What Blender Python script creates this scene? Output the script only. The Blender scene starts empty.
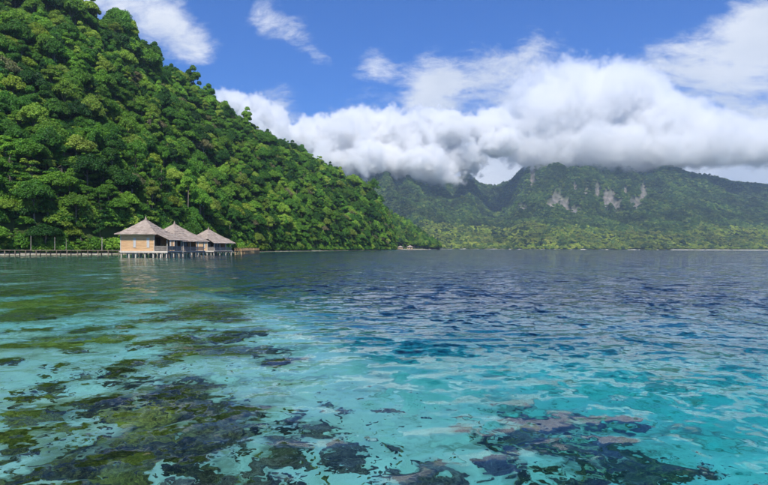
import bpy, math, random
import numpy as np
from mathutils import Vector, Matrix, Euler

sc = bpy.context.scene
COL = sc.collection
rng = np.random.default_rng(7)
random.seed(7)
R = math.radians

# ------------------------------------------------------------------ camera
F = 570.0            # focal length in photo pixels (768 wide)
HY = 248.2           # row of the horizon at the middle column
CAM_H = 2.2
ROLL = R(0.21)
cam = bpy.data.cameras.new('camera')
cam.sensor_width = 36.0
cam.lens = 36.0 * F / 768.0
cam.shift_y = (HY - 242.5) / 768.0
cam.clip_start = 0.1
cam.clip_end = 60000.0
cam_o = bpy.data.objects.new('camera', cam)
COL.objects.link(cam_o)
CAM_R = Matrix.Rotation(R(90), 3, 'X') @ Matrix.Rotation(ROLL, 3, 'Z')
cam_o.matrix_world = Matrix.Translation((0, 0, CAM_H)) @ CAM_R.to_4x4()
sc.camera = cam_o

# ------------------------------------------------------------------ light, sky, exposure
SUN_EL = R(52)
SUN_AZ = R(182)      # clockwise from +Y: behind the camera, to its left
sun_dir = Vector((math.sin(SUN_AZ) * math.cos(SUN_EL), math.cos(SUN_AZ) * math.cos(SUN_EL), math.sin(SUN_EL)))
sun = bpy.data.lights.new('sun', 'SUN')
sun.energy = 4.6
sun.angle = R(0.5)
sun.color = (1.0, 0.955, 0.88)
sun_o = bpy.data.objects.new('sun', sun)
sun_o.rotation_euler = sun_dir.to_track_quat('Z', 'Y').to_euler()
sun_o.location = (0, -30, 60)
COL.objects.link(sun_o)

vs = sc.view_settings
vs.view_transform = 'Standard'
vs.look = 'None'
vs.exposure = 0.42
vs.gamma = 1.0
vs.use_curve_mapping = False

cy = sc.cycles
cy.use_denoising = True
cy.max_bounces = 14
cy.diffuse_bounces = 2
cy.glossy_bounces = 3
cy.transmission_bounces = 6
cy.volume_bounces = 10
cy.transparent_max_bounces = 12
cy.sample_clamp_indirect = 8.0
cy.caustics_reflective = True
cy.caustics_refractive = True
cy.use_adaptive_sampling = True
cy.adaptive_threshold = 0.02


def ray(px, py):
    d = CAM_R @ Vector(((px - 384.0) / F, (HY - py) / F, -1.0))
    return d


def at_y(px, py, y):
    d = ray(px, py)
    return Vector((0, 0, CAM_H)) + d * (y / d.y)


def at_z(px, py, z=0.0):
    d = ray(px, py)
    return Vector((0, 0, CAM_H)) + d * ((z - CAM_H) / d.z)


# ------------------------------------------------------------------ node helpers
class NT:
    def __init__(self, tree):
        self.t = tree

    def n(self, kind, **kw):
        nd = self.t.nodes.new(kind)
        for k, v in kw.items():
            if k.startswith('i_'):
                key = k[2:]
                key = int(key) if key.isdigit() else key.replace('_', ' ')
                self.put(nd.inputs[key], v)
            else:
                setattr(nd, k, v)
        return nd

    def put(self, sock, v):
        if isinstance(v, bpy.types.NodeSocket):
            self.t.links.new(v, sock)
        else:
            sock.default_value = v

    def math(self, op, a, b=None, c=None, clamp=False):
        nd = self.t.nodes.new('ShaderNodeMath')
        nd.operation = op
        nd.use_clamp = clamp
        for i, v in enumerate((a, b, c)):
            if v is not None:
                self.put(nd.inputs[i], v)
        return nd.outputs[0]

    def vmath(self, op, a, b=None, out=0):
        nd = self.t.nodes.new('ShaderNodeVectorMath')
        nd.operation = op
        self.put(nd.inputs[0], a)
        if b is not None:
            if op == 'SCALE':
                self.put(nd.inputs['Scale'], b)
            else:
                self.put(nd.inputs[1], b)
        return nd.outputs[out]

    def mix(self, fac, a, b, blend='MIX'):
        nd = self.t.nodes.new('ShaderNodeMix')
        nd.data_type = 'RGBA'
        nd.blend_type = blend
        self.put(nd.inputs[0], fac)
        self.put(nd.inputs[6], a)
        self.put(nd.inputs[7], b)
        return nd.outputs[2]

    def noise(self, vec, scale, detail=3.0, rough=0.5, dist=0.0, out=0, dim='3D'):
        nd = self.t.nodes.new('ShaderNodeTexNoise')
        nd.noise_dimensions = dim
        if vec is not None:
            self.put(nd.inputs['Vector'], vec)
        nd.inputs['Scale'].default_value = scale
        nd.inputs['Detail'].default_value = detail
        nd.inputs['Roughness'].default_value = rough
        nd.inputs['Distortion'].default_value = dist
        return nd.outputs[out]

    def ramp(self, fac, stops, interp='LINEAR'):
        nd = self.t.nodes.new('ShaderNodeValToRGB')
        cr = nd.color_ramp
        cr.interpolation = interp
        while len(cr.elements) < len(stops):
            cr.elements.new(0.5)
        for e, (p, c) in zip(cr.elements, stops):
            e.position = p
            e.color = (c[0], c[1], c[2], 1.0)
        self.put(nd.inputs[0], fac)
        return nd.outputs[0]

    def maprange(self, v, a, b, c=0.0, d=1.0, smooth=True):
        nd = self.t.nodes.new('ShaderNodeMapRange')
        nd.interpolation_type = 'SMOOTHSTEP' if smooth else 'LINEAR'
        nd.clamp = True
        self.put(nd.inputs[0], v)
        for i, x in enumerate((a, b, c, d)):
            self.put(nd.inputs[1 + i], x)
        return nd.outputs[0]


def new_mat(name):
    m = bpy.data.materials.new(name)
    m.use_nodes = True
    m.node_tree.nodes.clear()
    t = NT(m.node_tree)
    out = t.n('ShaderNodeOutputMaterial')
    return m, t, out


def pbsdf(t, out, color, rough=0.8, spec=0.3, normal=None):
    p = t.n('ShaderNodeBsdfPrincipled')
    t.put(p.inputs['Base Color'], color)
    t.put(p.inputs['Roughness'], rough)
    p.inputs['Specular IOR Level'].default_value = spec
    if normal is not None:
        t.put(p.inputs['Normal'], normal)
    t.put(out.inputs['Surface'], p.outputs[0])
    return p


# ------------------------------------------------------------------ world sky
world = bpy.data.worlds.new('World')
sc.world = world
world.use_nodes = True
wt = NT(world.node_tree)
bg = world.node_tree.nodes['Background']
sky = wt.n('ShaderNodeTexSky', sky_type='NISHITA')
sky.sun_disc = False
sky.sun_elevation = SUN_EL
sky.sun_rotation = SUN_AZ
sky.altitude = 0.0
sky.air_density = 1.0
sky.dust_density = 0.25
sky.ozone_density = 3.0
SKY_STRENGTH = 0.085
bg.inputs[1].default_value = SKY_STRENGTH
dirv = wt.n('ShaderNodeTexCoord').outputs['Generated']
sep = wt.n('ShaderNodeSeparateXYZ')
wt.put(sep.inputs[0], dirv)
# clouds lie in a layer: direction projected on a plane overhead
zz = wt.math('ADD', wt.math('MAXIMUM', sep.outputs[2], 0.0), 0.42)
comb = wt.n('ShaderNodeCombineXYZ')
wt.put(comb.inputs[0], wt.math('DIVIDE', sep.outputs[0], zz))
wt.put(comb.inputs[1], wt.math('DIVIDE', sep.outputs[1], zz))
comb.inputs[2].default_value = 3.7
plane = comb.outputs[0]
# banks of high cloud: px, py, sharpness, amount
CL = [(95, -8, 900, .40), (140, 8, 900, .42), (175, 28, 1000, .45), (200, 50, 2200, .40),
      (265, 18, 2200, .44), (298, 34, 1900, .46), (318, 52, 2600, .40),
      (375, 62, 1300, .40), (430, 72, 900, .42), (480, 66, 900, .42), (535, 52, 1000, .40), (440, 98, 900, .42),
      (520, 95, 900, .35), (560, 84, 900, .35),
      (690, 60, 900, .45), (745, 44, 800, .55), (790, 30, 600, .5), (645, 72, 1200, .4), (720, 80, 1500, .25),
      (620, 40, 1500, .15), (760, 5, 900, .25),
      (480, 150, 900, .8), (420, 130, 900, .6), (350, 125, 900, .6), (280, 112, 1200, .5), (500, 175, 700, .9), (740, 165, 500, .9),
      (690, 175, 700, .9), (800, 150, 300, .9), (600, 170, 600, .8), (560, 170, 700, .8)]
cov = 0.0
for (px, py, k, a) in CL:
    d = ray(px, py).normalized()
    dt = wt.vmath('DOT_PRODUCT', dirv, tuple(d), out=1)
    e = wt.math('POWER', 2.718, wt.math('MULTIPLY', wt.math('SUBTRACT', dt, 1.0), float(k)))
    cov = wt.math('MULTIPLY_ADD', e, a, cov)
# the same kind of scattered cloud everywhere the picture does not reach
dfwd = wt.vmath('DOT_PRODUCT', dirv, (0, 1, 0), out=1)
away = wt.maprange(dfwd, 0.80, 0.55, 0.0, 0.30)
cov = wt.math('MINIMUM', wt.math('ADD', cov, away), 1.05)
rotp = wt.n('ShaderNodeMapping', vector_type='POINT')
wt.put(rotp.inputs['Vector'], plane)
rotp.inputs['Rotation'].default_value = (0, 0, R(-24))
rotp.inputs['Scale'].default_value = (1.3, 2.0, 1.0)
n1 = wt.noise(rotp.outputs[0], 2.6, 9.0, 0.66, 0.6)
n2 = wt.noise(rotp.outputs[0], 14.0, 6.0, 0.66, 0.4)
nn = wt.math('MULTIPLY_ADD', n2, 0.35, wt.math('MULTIPLY', n1, 0.75))
dens = wt.maprange(wt.math('ADD', nn, wt.math('MULTIPLY', cov, 0.50)), 0.63, 0.93, 0.0, 1.0)
dens = wt.math('MULTIPLY', dens, wt.maprange(cov, 0.02, 0.3, 0.0, 1.0))
shade = wt.noise(plane, 4.0, 4.0, 0.5, 0.0)
ccol = wt.ramp(shade, [(0.30, (6.6, 7.1, 7.9)), (0.62, (9.3, 9.5, 9.8))])
skyc = wt.mix(1.0, sky.outputs[0], (0.11, 0.56, 1.28, 1.0), 'MULTIPLY')
wt.put(bg.inputs[0], wt.mix(wt.math('MULTIPLY', dens, 0.95), skyc, ccol))


# ------------------------------------------------------------------ numpy noise
def _hash(ix, iy, seed):
    h = (ix.astype(np.int64) * 374761393 + iy.astype(np.int64) * 668265263 + seed * 974634777) & 0xFFFFFFFF
    h = ((h ^ (h >> 13)) * 1274126177) & 0xFFFFFFFF
    return ((h ^ (h >> 16)) & 0xFFFFFF) / float(0xFFFFFF)


def vnoise(x, y, seed=0):
    x = np.asarray(x, float); y = np.asarray(y, float)
    ix = np.floor(x); iy = np.floor(y)
    fx = x - ix; fy = y - iy
    fx = fx * fx * fx * (fx * (fx * 6 - 15) + 10); fy = fy * fy * fy * (fy * (fy * 6 - 15) + 10)
    a = _hash(ix, iy, seed); b = _hash(ix + 1, iy, seed); c = _hash(ix, iy + 1, seed); d = _hash(ix + 1, iy + 1, seed)
    return (a * (1 - fx) + b * fx) * (1 - fy) + (c * (1 - fx) + d * fx) * fy


def fbm(x, y, oct=4, seed=0, gain=0.5):
    s = 0; a = 1; n = 0
    for i in range(oct):
        s = s + a * vnoise(x * 2 ** i + 17.3 * i, y * 2 ** i - 9.1 * i, seed + i)
        n += a; a *= gain
    return s / n * 2 - 1


def sstep(a, b, x):
    t = np.clip((x - a) / (b - a), 0, 1)
    return t * t * (3 - 2 * t)


# ------------------------------------------------------------------ mesh helpers
def mesh_np(name, v, faces, smooth=False, mats=(), midx=None):
    """faces: (n,3) or (n,4) int array or list of such arrays"""
    me = bpy.data.meshes.new(name)
    if not isinstance(faces, (list, tuple)):
        faces = [faces]
    faces = [np.asarray(f, np.int32) for f in faces if len(f)]
    v = np.asarray(v, np.float32)
    me.vertices.add(len(v))
    me.vertices.foreach_set('co', v.ravel())
    nl = sum(f.size for f in faces)
    npoly = sum(len(f) for f in faces)
    me.loops.add(nl)
    me.loops.foreach_set('vertex_index', np.concatenate([f.ravel() for f in faces]))
    me.polygons.add(npoly)
    tot = np.concatenate([np.full(len(f), f.shape[1], np.int32) for f in faces])
    st = np.concatenate([[0], np.cumsum(tot)[:-1]]).astype(np.int32)
    me.polygons.foreach_set('loop_start', st)
    me.polygons.foreach_set('loop_total', tot)
    if midx is not None:
        me.polygons.foreach_set('material_index', np.asarray(midx, np.int32))
    me.update(calc_edges=True)
    if smooth:
        me.shade_smooth()
    else:
        me.shade_flat()
    for m in mats:
        me.materials.append(m)
    return me


def link(name, data, parent=None, loc=None, rotz=0.0, scale=None):
    o = bpy.data.objects.new(name, data)
    COL.objects.link(o)
    if parent is not None:
        o.parent = parent
    if loc is not None:
        o.location = loc
    if rotz:
        o.rotation_euler = (0, 0, rotz)
    if scale is not None:
        o.scale = (scale,) * 3 if not hasattr(scale, '__len__') else scale
    return o


def tag(o, label=None, cat=None, group=None, kind=None):
    if label: o['label'] = label
    if cat: o['category'] = cat
    if group: o['group'] = group
    if kind: o['kind'] = kind
    return o


def grid_faces(ny, nx):
    i = np.arange(nx * ny).reshape(ny, nx)
    return np.stack([i[:-1, :-1], i[:-1, 1:], i[1:, 1:], i[1:, :-1]], -1).reshape(-1, 4)


def graded(a, stops):
    """coordinates from a, stops = [(limit, step)], step grows smoothly"""
    out = [a]
    for lim, st in stops:
        while out[-1] < lim:
            out.append(out[-1] + st)
    return np.array(out)


def growing(a, b, s0, rate):
    out = [a]; s = s0
    while out[-1] < b:
        out.append(out[-1] + s); s *= rate
    return np.array(out)


class MB:
    def __init__(self):
        self.v = []; self.f = []

    def box(self, c, s, rot=None):
        c = Vector(c)
        b = len(self.v)
        for sx, sy, sz in ((-1, -1, -1), (1, -1, -1), (1, 1, -1), (-1, 1, -1), (-1, -1, 1), (1, -1, 1), (1, 1, 1), (-1, 1, 1)):
            p = Vector((sx * s[0] / 2, sy * s[1] / 2, sz * s[2] / 2))
            if rot is not None:
                p = rot @ p
            self.v.append(c + p)
        for q in ((0, 3, 2, 1), (4, 5, 6, 7), (0, 1, 5, 4), (1, 2, 6, 5), (2, 3, 7, 6), (3, 0, 4, 7)):
            self.f.append([b + k for k in q])
        return self

    def tube(self, pts, radii, n=7, cap=True):
        b = len(self.v)
        pts = [Vector(p) for p in pts]
        for i, p in enumerate(pts):
            d = (pts[min(i + 1, len(pts) - 1)] - pts[max(i - 1, 0)]).normalized()
            u = d.orthogonal().normalized() if abs(d.z) < .99 else Vector((1, 0, 0))
            u = (u - d * u.dot(d)).normalized()
            w = d.cross(u)
            for k in range(n):
                a = 2 * math.pi * k / n
                self.v.append(p + (u * math.cos(a) + w * math.sin(a)) * radii[i])
        for i in range(len(pts) - 1):
            for k in range(n):
                self.f.append([b + i * n + k, b + i * n + (k + 1) % n, b + (i + 1) * n + (k + 1) % n, b + (i + 1) * n + k])
        if cap:
            self.f.append([b + k for k in range(n)][::-1])
            self.f.append([b + (len(pts) - 1) * n + k for k in range(n)])
        return self

    def mesh(self, name, mat, smooth=False):
        me = bpy.data.meshes.new(name)
        me.from_pydata([tuple(p) for p in self.v], [], self.f)
        me.update()
        if smooth: me.shade_smooth()
        me.materials.append(mat)
        return me

    def build(self, name, mat, parent=None, smooth=False, loc=None):
        return link(name, self.mesh(name, mat, smooth), parent, loc)


# ------------------------------------------------------------------ plan of the bay
SH = np.array([(-260, 10), (-190, 62), (-130, 105), (-100, 146), (-84, 170), (-76, 205), (-70, 275), (-60, 350), (-40, 430),
               (-18, 520), (4, 600), (11, 650), (13, 690), (13, 715)], float)
RG = np.array([(-470, 90, 120), (-380, 180, 135), (-300, 260, 146), (-236, 325, 152), (-190, 350, 141), (-172, 430, 132), (-155, 480, 124),
               (-118, 560, 97), (-91, 620, 92), (-48, 700, 79), (-20, 722, 68), (2, 738, 40), (11, 745, 10), (15, 750, -5)], float)
SH2 = np.array([(-60, 860), (-20, 900), (18, 930), (48, 958), (74, 985), (92, 1005)], float)
RG2 = np.array([(-110, 1010, 110), (-60, 1040, 92), (0, 1060, 64), (40, 1070, 46), (76, 1055, 18), (102, 1040, -4)], float)


def poly_dist(X, Y, P):
    d = np.full(X.shape, 1e9)
    for a, b in zip(P[:-1], P[1:]):
        ab = b - a
        t = np.clip(((X - a[0]) * ab[0] + (Y - a[1]) * ab[1]) / (ab @ ab), 0, 1)
        d = np.minimum(d, np.hypot(X - a[0] - t * ab[0], Y - a[1] - t * ab[1]))
    return d


def seabed_z(X, Y):
    X = np.asarray(X, float); Y = np.asarray(Y, float)
    s = Y - 15.5 + 2.5 * np.minimum(X, 0) + 5.0 * fbm(X * .06, Y * .06, 3, 21)
    z = -(1.0 + .75 * sstep(-5, 4, X) + 0.30 * fbm(X * .11, Y * .11, 3, 5) + 0.10 * fbm(X * .9, Y * .9, 3, 9))
    z = z - 5.0 * sstep(-9, 6, s) - 11.0 * sstep(0, 40, s) - 16.0 * sstep(40, 300, s)
    z = z - 1.0 * sstep(0, 9, X) * sstep(20, 4, Y)
    d = poly_dist(X, Y, SH)
    k = sstep(2, 42, d)
    z = z * k + (0.15 - d * 0.02) * (1 - k)
    return z


def under(px, py):
    """point of the seabed seen at a pixel through flat water"""
    p = at_z(px, py, 0.0)
    d = ray(px, py).normalized()
    hs = math.hypot(d.x, d.y)
    s2 = hs / 1.333; c2 = math.sqrt(1 - s2 * s2)
    hx_, hy_ = d.x / hs, d.y / hs
    z = -1.5
    for _ in range(4):
        L = -z * s2 / c2
        x, y = p.x + hx_ * L, p.y + hy_ * L
        z = float(seabed_z(x, y))
    return Vector((x, y, z))


# px, py, width and height in photo pixels, look
O, K, B, V_ = 'olive', 'dark', 'brown', 'purple'
REEF = [(51, 381, 30, 12, O), (83, 374, 20, 6, O), (120, 369, 30, 10, K), (142, 377, 25, 7, K), (26, 394, 25, 12, O), (56, 391, 20, 10, O), (81, 399, 25, 12, O),
        (112, 398, 42, 22, K), (23, 409, 35, 18, O), (50, 413, 22, 10, O), (70, 424, 26, 10, O), (14, 430, 38, 20, O), (148, 407, 60, 26, K), (120, 412, 34, 16, K), (175, 402, 50, 22, K),
        (167, 391, 50, 15, K), (187, 377, 32, 10, K), (146, 430, 60, 20, K), (83, 439, 28, 12, K), (115, 448, 40, 12, K), (73, 461, 42, 18, K), (115, 467, 45, 15, O),
        (143, 456, 40, 15, K), (167, 440, 44, 20, K), (8, 453, 22, 9, K), (8, 472, 30, 18, K), (24, 478, 20, 10, O), (122, 480, 40, 12, K), (73, 483, 22, 10, K), (182, 480, 50, 14, B),
        (200, 380, 42, 24, K), (206, 401, 50, 20, K), (221, 425, 60, 30, K), (200, 443, 50, 24, K), (240, 408, 40, 16, K), (294, 417, 20, 10, K), (318, 425, 36, 14, B), (278, 438, 40, 10, K), (265, 450, 40, 14, B),
        (294, 453, 24, 14, B), (336, 446, 32, 12, B), (350, 458, 32, 16, B), (255, 469, 30, 16, B), (273, 478, 25, 12, B), (229, 469, 40, 15, B), (206, 477, 50, 15, B),
        (383, 478, 14, 8, B), (294, 483, 30, 12, K), (328, 403, 12, 6, K), (346, 410, 10, 5, B), (424, 478, 60, 18, B), (424, 462, 12, 7, B), (476, 435, 22, 10, K), (510, 431, 24, 10, B),
        (495, 461, 36, 14, V_), (541, 417, 54, 20, V_), (557, 446, 44, 12, K), (536, 438, 24, 10, V_), (520, 410, 30, 10, V_), (547, 478, 52, 18, K), (497, 445, 32, 9, V_), (471, 418, 12, 6, B), (383, 409, 10, 6, B),
        (392, 443, 16, 8, B), (584, 417, 34, 9, V_), (602, 443, 44, 10, V_), (610, 464, 38, 12, K), (641, 453, 54, 11, K), (680, 459, 32, 11, K), (654, 477, 52, 12, K), (630, 422, 32, 8, V_), (589, 477, 42, 12, K),
        (44, 341, 52, 6, O), (88, 328, 32, 8, O), (112, 336, 40, 10, O), (120, 325, 26, 7, O), (146, 319, 32, 6, O), (182, 336, 36, 11, O), (156, 341, 32, 7, O), (193, 315, 34, 8, K),
        (8, 359, 16, 6, O), (59, 364, 15, 5, O), (128, 361, 26, 7, K), (164, 359, 32, 7, O), (187, 351, 32, 7, K), (16, 315, 52, 6, K), (65, 308, 60, 5, O), (26, 302, 60, 6, O), (91, 296, 60, 5, O),
        (26, 291, 60, 5, O), (73, 349, 22, 5, K), (198, 328, 30, 8, K), (206, 312, 52, 8, K), (229, 318, 42, 7, K), (237, 349, 60, 9, K), (206, 346, 32, 9, K), (229, 336, 42, 8, K),
        (263, 348, 42, 8, K), (216, 305, 60, 6, O), (203, 288, 52, 5, O), (150, 300, 40, 5, O), (120, 288, 50, 4, O), (170, 310, 36, 6, O), (30, 328, 30, 5, O), (250, 330, 40, 7, K), (275, 360, 40, 8, K)]


# ------------------------------------------------------------------ seabed
xs = np.concatenate([-growing(14, 5200, .36, 1.06)[::-1], np.arange(-13.8, 13.8, .24), growing(14, 5200, .36, 1.06)])
ys = np.concatenate([-growing(0, 400, 1.0, 1.3)[::-1][:-1], np.arange(0, 24, .2), growing(24, 5600, .26, 1.05)])
X, Y = np.meshgrid(xs, ys)
Z = seabed_z(X, Y)
Z = np.where(Y > 1800, Z - 8, Z)
seabed_me = mesh_np('seabed', np.stack([X, Y, Z], -1).reshape(-1, 3), grid_faces(len(ys), len(xs)), True)
bed = np.zeros(X.shape)
nz_ = fbm(X * 1.1, Y * 1.1, 4, 15)
for (px, py, w, h, lk) in REEF:
    c = under(px, py + h * .1); rad = .62 * w * math.hypot(c.x, c.y) / F
    dd = np.hypot(X - c.x, (Y - c.y) * .9) / rad
    bed = np.maximum(bed, sstep(1.35, .45, dd + .55 * nz_) * (.95 if lk in (O, K) else .75))
at_ = seabed_me.attributes.new('algae', 'FLOAT', 'POINT')
at_.data.foreach_set('value', bed.ravel().astype(np.float32))
m, t, out = new_mat('sand_bed')
pos = t.n('ShaderNodeNewGeometry').outputs['Position']
big = t.noise(pos, .35, 5, .6)
fine = t.noise(pos, 5.0, 5, .65)
weed = t.maprange(t.math('MULTIPLY_ADD', fine, .35, t.noise(pos, .8, 6, .62)), .66, .84)
spos = t.n('ShaderNodeSeparateXYZ'); t.put(spos.inputs[0], pos)
# weed and rubble cover most of the bed from the reef flat back to the huts
flat = t.math('MULTIPLY', t.maprange(spos.outputs[1], 17.0, 34.0), t.maprange(t.noise(pos, .16, 5, .6), .30, .46))
flat = t.math('MULTIPLY', flat, t.maprange(spos.outputs[0], -2.0, -7.0))
col = t.ramp(t.math('MULTIPLY_ADD', fine, .3, t.math('MULTIPLY', big, .7)), [(.3, (.50, .49, .40)), (.55, (.66, .65, .55)), (.75, (.74, .72, .62))])
col = t.mix(t.math('MULTIPLY', weed, .65), col, (.13, .13, .06, 1))
col = t.mix(t.math('MULTIPLY', flat, .85), col, t.ramp(fine, [(.3, (.045, .05, .015)), (.7, (.17, .15, .045))]))
alg = t.n('ShaderNodeAttribute', attribute_name='algae').outputs['Fac']
alg = t.math('MULTIPLY', alg, t.maprange(t.math('MULTIPLY_ADD', fine, .5, t.noise(pos, 1.7, 5, .65)), .55, .80, .35, 1.0))
col = t.mix(alg, col, t.ramp(t.noise(pos, 3.0, 6, .7), [(.32, (.03, .028, .010)), (.5, (.12, .105, .028)), (.68, (.25, .21, .065))]))
bmp = t.n('ShaderNodeBump', i_Strength=.5, i_Distance=.06)
t.put(bmp.inputs['Height'], fine)
pbsdf(t, out, col, .95, .1, bmp.outputs[0])
seabed_me.materials.append(m)
seabed = tag(link('seabed', seabed_me), kind='structure')

# ------------------------------------------------------------------ water
def wave_z(X, Y):
    z = 0.0
    r = np.random.default_rng(3)
    wx = X + 1.6 * fbm(X * .10, Y * .10, 2, 31); wy = Y + 1.6 * fbm(X * .10 + 7, Y * .10, 2, 32)
    for lam, amp, n in ((2.6, .012, 4), (1.2, .013, 6), (.65, .009, 8)):
        fade = np.clip(1.15 - np.hypot(X, Y) / (lam * 32), 0, 1)
        for i in range(n):
            a = R(90 + 18) + r.normal(0, R(30))
            k = 2 * math.pi / (lam * r.uniform(.75, 1.3))
            ph = r.uniform(0, 6.28)
            z = z + fade * amp * (2.2 / math.sqrt(n)) * .5 * np.sin(k * (wx * math.cos(a) + wy * math.sin(a)) + ph)
    pat = .45 + .9 * (fbm(X * .07 + 3, Y * .11, 3, 41) * .5 + .5)
    return z * pat


xs = np.concatenate([-growing(17, 5200, .2, 1.07)[::-1], np.arange(-16.8, 16.8, .13), growing(17, 5200, .2, 1.07)])
ys = np.concatenate([-growing(0, 400, .5, 1.3)[::-1][:-1], np.arange(.2, 26, .09), growing(26, 5200, .14, 1.045)])
X, Y = np.meshgrid(xs, ys)
water_me = mesh_np('water', np.stack([X, Y, wave_z(X, Y)], -1).reshape(-1, 3), grid_faces(len(ys), len(xs)), True)
m, t, out = new_mat('sea_water')
pos = t.n('ShaderNodeNewGeometry').outputs['Position']
mp = t.n('ShaderNodeMapping'); t.put(mp.inputs['Vector'], pos)
mp.inputs['Rotation'].default_value = (0, 0, R(14)); mp.inputs['Scale'].default_value = (1.0, .95, 1)
v = mp.outputs[0]
gust = t.maprange(t.noise(pos, .03, 4, .6), .32, .68, 1.0, 1.7)
# ripples as slopes, so that they hold at any distance
half = (.5, .5, .5)
s_big = t.vmath('SUBTRACT', t.noise(v, 1.15, 2, .5, .4, out=1), half)
s_mid = t.vmath('SUBTRACT', t.noise(v, 3.1, 2, .5, .3, out=1), half)
s_fin = t.vmath('SUBTRACT', t.noise(v, 8.0, 2, .5, .2, out=1), half)
mp2 = t.n('ShaderNodeMapping'); t.put(mp2.inputs['Vector'], pos)
mp2.inputs['Rotation'].default_value = (0, 0, R(9)); mp2.inputs['Scale'].default_value = (.36, .20, 1)
s_low = t.vmath('SUBTRACT', t.noise(mp2.outputs[0], 1.0, 2, .55, .4, out=1), half)
mp3 = t.n('ShaderNodeMapping'); t.put(mp3.inputs['Vector'], pos)
mp3.inputs['Scale'].default_value = (.10, .030, 1)
s_vlow = t.vmath('SUBTRACT', t.noise(mp3.outputs[0], 1.0, 3, .6, .3, out=1), half)
lows = t.vmath('ADD', t.vmath('SCALE', s_low, .42), t.vmath('SCALE', s_vlow, .16))
slope = t.vmath('ADD', t.vmath('ADD', t.vmath('SCALE', s_big, .80), t.vmath('SCALE', s_mid, .85)), t.vmath('SCALE', s_fin, .50))
slope = t.vmath('ADD', slope, lows)
# the little waves run towards the viewer's shore: their steeper faces look that way
sl = t.n('ShaderNodeSeparateXYZ'); t.put(sl.inputs[0], slope)
cb = t.n('ShaderNodeCombineXYZ')
t.put(cb.inputs[0], t.math('MULTIPLY', sl.outputs[0], .65))
t.put(cb.inputs[1], t.math('MULTIPLY_ADD', t.math('ABSOLUTE', sl.outputs[1]), -.75, t.math('MULTIPLY', sl.outputs[1], .6)))
slope = t.vmath('SCALE', cb.outputs[0], gust)
nrm = t.vmath('NORMALIZE', t.vmath('ADD', t.n('ShaderNodeNewGeometry').outputs['Normal'], slope))
gl = t.n('ShaderNodeBsdfGlass', i_IOR=1.333, i_Roughness=0.0)
gl.inputs['Color'].default_value = (1, 1, 1, 1)
t.put(gl.inputs['Normal'], nrm)
t.put(out.inputs['Surface'], gl.outputs[0])
va = t.n('ShaderNodeVolumeAbsorption')
va.inputs['Color'].default_value = (.0, .88, .935, 1)
va.inputs['Density'].default_value = .37
t.put(out.inputs['Volume'], va.outputs[0])
water_me.materials.append(m)
tag(link('water', water_me), kind='structure')

# ------------------------------------------------------------------ forest ground material
def ground_mat(name, rock_attr=False):
    m, t, out = new_mat(name)
    geo = t.n('ShaderNodeNewGeometry')
    pos = geo.outputs['Position']
    sp = t.n('ShaderNodeSeparateXYZ'); t.put(sp.inputs[0], pos)
    n = t.noise(pos, .12 if not rock_attr else .03, 6, .65)
    col = t.ramp(n, [(.3, (.02, .032, .010)), (.55, (.045, .07, .018)), (.75, (.085, .115, .03))])
    if rock_attr:
        at = t.n('ShaderNodeAttribute', attribute_name='rock')
        rk = t.ramp(t.noise(pos, .045, 6, .7), [(.3, (.06, .065, .05)), (.5, (.16, .145, .125)), (.7, (.29, .245, .205))])
        col = t.mix(at.outputs['Fac'], col, rk)
        sand = t.maprange(sp.outputs[2], 2.6, 1.4)
        col = t.mix(sand, col, (.48, .46, .38, 1))
    else:
        zz = t.math('MULTIPLY_ADD', t.noise(pos, .3, 4, .6), -.9, sp.outputs[2])
        sand = t.maprange(zz, 1.0, .5)
        col = t.mix(sand, col, t.ramp(t.noise(pos, 1.2, 5, .6), [(.3, (.22, .20, .15)), (.7, (.42, .38, .31))]))
    bmp = t.n('ShaderNodeBump', i_Strength=.6, i_Distance=.5 if not rock_attr else 6.0)
    t.put(bmp.inputs['Height'], n)
    pbsdf(t, out, col, .95, .1, bmp.outputs[0])
    return m


# ------------------------------------------------------------------ near hill (shore line to crest and over it)
NU = len(SH) - 1


def catmull(P, u):
    u = np.clip(u, 0, len(P) - 1.0001)
    i = np.floor(u).astype(int); f = (u - i)[..., None]
    p0 = P[np.clip(i - 1, 0, len(P) - 1)]; p1 = P[i]; p2 = P[i + 1]; p3 = P[np.clip(i + 2, 0, len(P) - 1)]
    return .5 * (2 * p1 + (p2 - p0) * f + (2 * p0 - 5 * p1 + 4 * p2 - p3) * f ** 2 + (3 * p1 - p0 - 3 * p2 + p3) * f ** 3)


def hill_pt(u, t, S=SH, G=RG):
    s = catmull(S, u); r = catmull(G, u)
    x = s[..., 0] + (r[..., 0] - s[..., 0]) * t
    y = s[..., 1] + (r[..., 1] - s[..., 1]) * t
    H = r[..., 2]
    tt = np.clip(t, 0, 1)
    prof = tt ** .82
    over = np.clip(t - 1, 0, None)
    z = H * (prof - 1.1 * over ** 1.3)
    z = z + H * .10 * np.sin(np.pi * tt) * fbm(x * .014, y * .014, 3, 77) * 1.6 + 3.0 * sstep(.05, .3, tt) * fbm(x * .05, y * .05, 3, 78)
    # a low flat strip of beach before the slope starts
    z = np.where(t < .03, z * 0 + .25 + t * 18, np.maximum(z, .8))
    z = np.where(t < 0, .25 + t * 26, z)
    return x, y, z


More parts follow.
